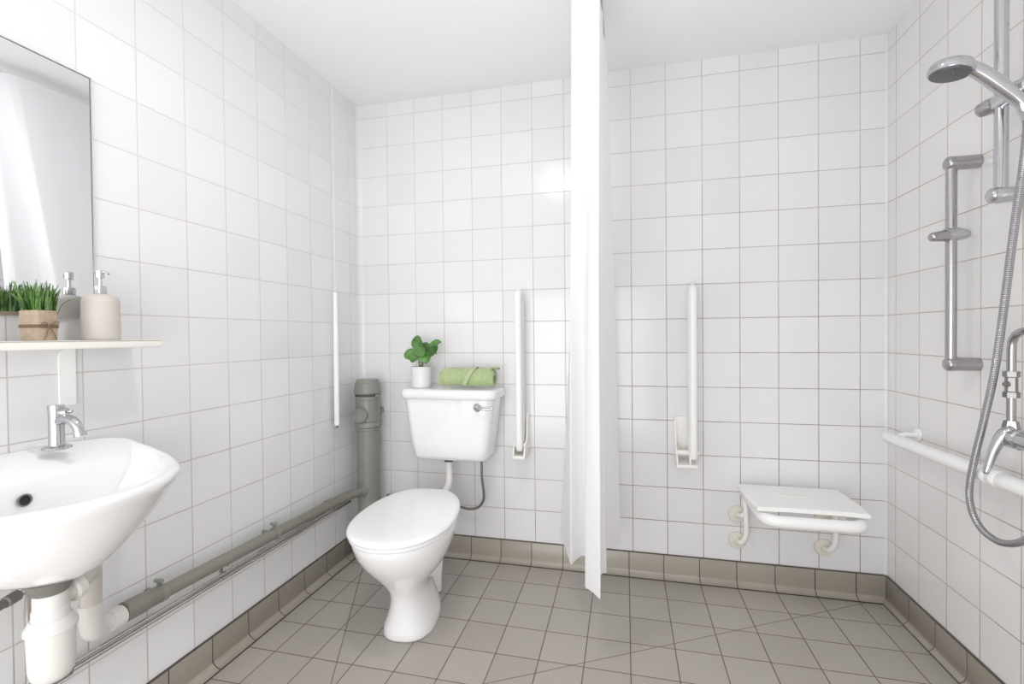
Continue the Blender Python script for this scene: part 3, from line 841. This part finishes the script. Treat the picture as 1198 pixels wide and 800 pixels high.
# ------------------------------------------------------------------ shower seat
se_ = thing('folding_bench', 'white fold-down shower seat on the back wall', 'shower seat', (2.0, -.15, .2))
g = G()
y0, y1 = -.045, -.335
rings = []
for z, i in ((.4435, .004), (.446, 0), (.457, 0), (.4605, .005)):
    rings.append([Vector((a, b_, z+(.003*((b_-y0)/(y1-y0)))-.0) ) for a, b_ in ((1.815+i, y0-i), (2.192-i, y0-i), (2.196-i, -.13), (2.196-i, -.25), (2.186-i, y1+i), (2.08, y1+i+.008), (1.93, y1+i+.008), (1.822+i, y1+i), (1.813+i, -.25), (1.813+i, -.13))])
sbo = obj('seat_board', loft(rings), 'rail_white', se_, angle=30)
g = G()
for k in range(3): tube([(1.93, -.145-.02*k, .4632), (2.04, -.147-.02*k, .4632)], .0016, 8, g, capround=True)
obj('drain_ribs', g, 'rail_ivory', sbo)
fr = roundpath([(1.846, -.045, .424), (1.846, -.352, .420), (2.164, -.352, .420), (2.164, -.045, .424)], .055, 8)
obj('frame_tube', tube(fr, .0215, 22, capround=True), 'rail_white', se_)
obj('rear_bar', tube([(1.842, -.052, .428), (2.166, -.052, .428)], .012, 16), 'rail_white', se_)
for x in (1.835, 2.17):
    s = 1 if x < 2 else -1
    for z in (.315, .200):
        obj('flange', lathe([(0, 0), (.037, 0), (.037, .004), (.034, .009), (.014, .011), (.013, .020), (.010, .024), (0, .025)], (x-.012, -.0005, z), (0, -1, 0), 28), 'beige_flange', se_)
    lg = catmull([(x-.010*1, -.020, .200), (x-.003, -.045, .208), (x+.010, -.058, .24), (x+.012, -.060, .30), (x+.010, -.058, .36), (x+.008, -.052, .425)], 6)
    obj('leg', tube(lg, .0105, 16, capround=True), 'rail_ivory', se_)
    obj('brace', tube([(x-.012, -.022, .315), (x-.002, -.050, .325), (x+.010, -.058, .34)], .009, 14, capround=True), 'rail_ivory', se_)

# ------------------------------------------------------------------ white horizontal grab rail, right wall
RX = 2.32
gr = thing('wall_grab_rail', 'long white horizontal grab rail on the right wall', 'grab rail', (RX, -.6, .705))
obj('bar', tube(roundpath([(RX, -.160, .704), (RX, -.80, .706), (RX, -1.25, .708)], .03, 8), .0210, 20, capround=True), 'rail_white', gr)
for y in (-.215, -.90):
    obj('support', tube(roundpath([(W-.008, y, .725), (RX+.02, y, .725), (RX+.004, y, .712)], .015), .010, 14), 'rail_white', gr)
    obj('flange', lathe([(0, 0), (.024, 0), (.024, .004), (.020, .008), (0, .009)], (W-.0008, y, .727), (-1, 0, 0), 28), 'rail_white', gr)
for y in (-.665, -.70):
    obj('joint_ring', lathe([(.0211, -.012), (.0245, -.007), (.0245, .007), (.0211, .012)], (RX, y, .7058), (0, 1, 0), 24), 'rail_white', gr)

# ------------------------------------------------------------------ chrome slider rail (short)
def wall_bracket(x, y, z, parent, r=.0215, far=.016, mat='chrome_dull'):
    """rounded horizontal arm from the right wall out past the bar"""
    g = tube([(W-.001, y, z), (W-.012, y, z), (x+.02, y, z), (x, y, z), (x-.006, y, z)], [r*.95, r*.95, r*.95, r, r], 24, capround=True)
    obj('bracket', g, mat, parent)
sr = thing('slide_rail', 'shorter satin chrome slide rail on the right wall', 'shower rail', (RX, -.51, 1.0))
obj('bar', tube([(RX, -.510, 1.004), (RX, -.510, 1.612)], .0140, 22), 'chrome_dull', sr)
wall_bracket(RX, -.510, 1.612, sr); wall_bracket(RX, -.510, 1.002, sr)
g = tube([(RX+.042, -.502, 1.398), (RX+.012, -.508, 1.398), (RX-.014, -.512, 1.396)], [.015, .0215, .0205], 22, capround=True)
sli = obj('slider', g, 'chrome', sr)
obj('slider_knob', tube([(RX-.018, -.516, 1.394), (RX-.040, -.522, 1.391), (RX-.058, -.527, 1.389)], [.0175, .0155, .0135], 18, capround=True), 'chrome_dull', sli)

# tall riser rail
ri = thing('riser_rail', 'tall chrome shower riser rail at the right edge', 'shower rail', (RX, -.705, 1.45))
obj('bar', tube([(RX, -.705, 1.452), (RX, -.705, 2.22)], .0145, 24), 'chrome', ri)
g = tube([(RX+.035, -.715, 1.460), (RX+.012, -.708, 1.460), (RX-.014, -.702, 1.460)], [.015, .018, .018], 22, capround=True)
obj('bracket', tube([(W-.001, -.705, 1.461), (RX+.014, -.705, 1.461), (RX-.006, -.705, 1.461), (RX-.019, -.705, 1.461)], [.020, .020, .0225, .0195], 24, capround=True), 'chrome', ri)
obj('bracket', tube([(W-.001, -.705, 2.21), (RX-.006, -.705, 2.21)], .018, 20, capround=True), 'chrome', ri)
hol = obj('handset_holder', tube([(RX-.003, -.670, 1.707), (RX-.003, -.690, 1.707), (RX-.003, -.735, 1.707), (RX-.004, -.775, 1.705), (RX-.004, -.800, 1.705)], [.014, .0195, .021, .024, .020], 24, capround=True), 'chrome', ri)
obj('holder_knob', tube([(RX-.020, -.664, 1.704), (RX-.010, -.678, 1.706), (RX-.002, -.692, 1.707)], [.0185, .021, .019], 18, capround=True), 'chrome_dull', hol)

# handset
hs = thing('shower_handset', 'chrome shower handset angled out from the tall riser', 'shower head', (2.29, -.76, 1.69))
hb, hd = Vector((2.305, -.787, 1.672)), Vector((2.165, -.790, 1.772))
hl = catmull([hb+Vector((.012, .0, -.030)), hb, Vector((2.262, -.788, 1.716)), Vector((2.215, -.789, 1.757)), hd+Vector((.012, 0, .002))], 7)
nn = len(hl)
obj('handle', tube(hl, [.0125+.0055*math.sin(PI*.9*i/(nn-1)) for i in range(nn)], 22, capround=True), 'chrome', hs)
hn = Vector((.15, -.03, 1)).normalized()      # axis through the back of the head
hc = hd+Vector((-.002, .004, -.001))
hea = obj('head', lathe([(.0425, -.0145), (.0455, -.0135), (.0475, -.007), (.047, .002), (.042, .010), (.028, .016), (0, .019)], hc, hn, 40), 'chrome', hs)
obj('spray_plate', lathe([(0, -.0195), (.028, -.019), (.041, -.0175), (.0425, -.015), (.042, -.014), (0, -.013)], hc, hn, 40), 'spray_face', hea)
obj('selector_tab', tube([hc+Vector((-.010, -.026, -.015)), hc+Vector((-.010, -.028, -.030))], [.004, .0025], 8, capround=True), 'spray_face', hea)

# hose
HX = 2.285
hpath = catmull([(2.317, -.787, 1.644), (2.312, -.800, 1.60), (2.292, -.818, 1.50), (2.283, -.808, 1.37), (HX, -.790, 1.28), (HX, -.764, 1.12), (HX, -.738, .985), (HX, -.700, .85), (HX, -.668, .745), (HX, -.650, .660),
                 (HX, -.660, .605), (HX, -.690, .572), (HX, -.728, .560), (HX, -.775, .563), (HX+.005, -.825, .590), (HX+.02, -.87, .65), (2.322, -.895, .72), (2.325, -.90, .785)], 14)
def hose():
    seg = 16; g = tube(hpath, .0086, seg, caps=False)
    me = bpy.data.meshes.new('shower_hose'); me.from_pydata(g.v, [], g.f); me.update()
    uvl = me.uv_layers.new(name='UVMap'); acc = [0]
    for i in range(1, len(hpath)): acc.append(acc[-1]+(Vector(hpath[i])-Vector(hpath[i-1])).length)
    for p in me.polygons:
        for li in p.loop_indices:
            vi = me.loops[li].vertex_index; uvl.data[li].uv = (acc[vi//seg], (vi % seg)/seg)
    me.polygons.foreach_set('use_smooth', [True]*len(me.polygons))
    me.materials.append(M['hose'])
    o = bpy.data.objects.new('shower_hose', me); C.objects.link(o)
    t = thing('shower_hose', 'ribbed chrome shower hose looping down from the handset', 'hose', (HX, -.7, .56)); o.name = 'hose_tube'; t.name = 'shower_hose'
    o.parent = t; o.matrix_parent_inverse = t.matrix_world.inverted()
    o2 = obj('cone_nut', tube([(2.3165, -.7865, 1.648), (2.3135, -.797, 1.615)], [.0115, .0085], 16), 'chrome', t)
    obj('cone_nut', tube([(2.324, -.898, .765), (2.325, -.90, .800)], [.0085, .0115], 16), 'chrome', t)
hose()

# mixer
mx = thing('shower_mixer', 'chrome lever shower mixer with riser pipe on the right wall', 'mixer tap', (RX, -.8, .81))
zb = .826
obj('body', tube([(RX, -.732, zb), (RX, -.736, zb), (RX, -.775, zb), (RX, -.78, zb), (RX, -.93, zb), (RX, -.935, zb)], [.020, .026, .026, .022, .022, .018], 28, capround=True), 'chrome', mx)
obj('wall_stem', tube([(RX, -.80, zb), (W-.001, -.80, zb)], .016, 20), 'chrome', mx)
obj('wall_stem', tube([(RX, -.91, zb), (W-.001, -.91, zb)], .016, 20), 'chrome', mx)
lv = catmull([(RX-.004, -.748, zb+.014), (2.302, -.744, zb+.006), (2.286, -.741, zb-.028), (2.276, -.739, zb-.064), (2.269, -.738, zb-.094)], 6)
nl = len(lv)
g = tube(lv, [.021-.0135*(i/(nl-1))**.6 for i in range(nl)], 20, capround=True)
obj('lever', g, 'chrome', mx)
rp = roundpath([(RX, -.742, zb+.015), (RX, -.742, 1.098), (RX, -.83, 1.105), (W-.01, -.86, 1.105)], .045, 8)
obj('riser_pipe', tube(rp, .0095, 18), 'chrome_dull', mx)
vx = G(); 
tube([(RX, -.742, .930), (RX, -.742, .944), (RX, -.742, .946), (RX, -.742, .982), (RX, -.742, .984), (RX, -.742, .998)], [.0165, .0165, .0125, .0125, .0165, .0165], 6, vx)
isv = obj('isolating_valve', vx, 'valve_grey', mx, angle=20)
obj('valve_screw', tube([(RX-.012, -.749, .965), (RX-.021, -.752, .965)], [.007, .006], 12), 'grey_metal', isv)
obj('pipe_nut', tube([(RX, -.742, zb+.018), (RX, -.742, zb+.022), (RX, -.742, zb+.044)], [.017, .0185, .014], 6), 'chrome_dull', mx, angle=20)
obj('outlet', tube([(RX+.005, -.90, zb-.012), (RX+.005, -.90, zb-.028)], .013, 18), 'chrome', mx)

# ------------------------------------------------------------------ ceiling lamp (behind the camera's view, lights the room)
cl = thing('ceiling_lamp', 'round white ceiling lamp', 'lamp', (.86, -1.33, H))
obj('base', lathe([(0, H-.020), (.085, H-.020), (.090, H-.016), (.090, H-.0005), (0, H-.0005)], (.86, -1.33, 0), seg=40), 'rail_white', cl)
obj('diffuser', lathe([(0, H-.052), (.035, H-.050), (.062, H-.042), (.078, H-.030), (.080, H-.0205), (0, H-.0205)], (.86, -1.33, 0), seg=40), 'lamp', cl)

def area(name, loc, rot, sx, sy, power, col=(1, 1, 1), spread=180):
    l = bpy.data.lights.new(name, 'AREA'); l.shape = 'RECTANGLE'; l.size = sx; l.size_y = sy; l.energy = power; l.color = col; l.spread = R(spread)
    o = bpy.data.objects.new(name, l); o.location = loc; o.rotation_euler = rot; C.objects.link(o); return o
# ceiling lamp output
l = bpy.data.lights.new('ceiling_lamp_light', 'AREA'); l.shape = 'DISK'; l.size = .13; l.energy = 5.5; l.color = (1, .985, .97)
o = bpy.data.objects.new('ceiling_lamp_light', l); o.location = (.86, -1.33, H-.06); C.objects.link(o)
# added soft fill light behind the camera, no real source there
area('rear_fill_light', (.85, -3.0, .80), (R(90), 0, R(8)), 1.5, 1.5, 29, (1, 1, 1))
# added upward fill to brighten the ceiling, like a bounced flash
area('bounce_fill', (1.25, -1.6, 1.30), (R(180), 0, 0), 1.3, 1.3, 4.5, (1, .995, .99))

w = bpy.data.worlds.new('World'); bpy.context.scene.world = w; w.use_nodes = True
bg = w.node_tree.nodes['Background']; bg.inputs[0].default_value = (.98, .985, 1, 1); bg.inputs[1].default_value = 1.02

# ------------------------------------------------------------------ camera
cam = bpy.data.cameras.new('camera'); co = bpy.data.objects.new('camera', cam); C.objects.link(co)
cam.sensor_width = 36; cam.sensor_fit = 'HORIZONTAL'; cam.lens = 550.88/1198*36; cam.clip_start = .02
yaw, pitch, roll = .235507, -.0131035, -.0095117
cy, sy_, cp, spp = math.cos(yaw), math.sin(yaw), math.cos(pitch), math.sin(pitch)
fwd = Vector((-sy_*cp, cy*cp, spp)); rgt = Vector((cy, sy_, 0)); up = rgt.cross(fwd)
r2 = rgt*math.cos(roll)+up*math.sin(roll); u2 = up*math.cos(roll)-rgt*math.sin(roll)
mw = Matrix((r2, u2, -fwd)).transposed().to_4x4(); mw.translation = (1.35184, -2.22141, 1.10139)
co.matrix_world = mw
sc = bpy.context.scene; sc.camera = co
sc.view_settings.view_transform = 'Standard'; sc.view_settings.look = 'None'
sc.view_settings.exposure = 0; sc.view_settings.gamma = 1.07
sc.cycles.max_bounces = 12; sc.cycles.diffuse_bounces = 8; sc.cycles.glossy_bounces = 6; sc.cycles.caustics_reflective = True; sc.cycles.blur_glossy = 1.0; sc.cycles.sample_clamp_indirect = 4; sc.cycles.caustics_refractive = False
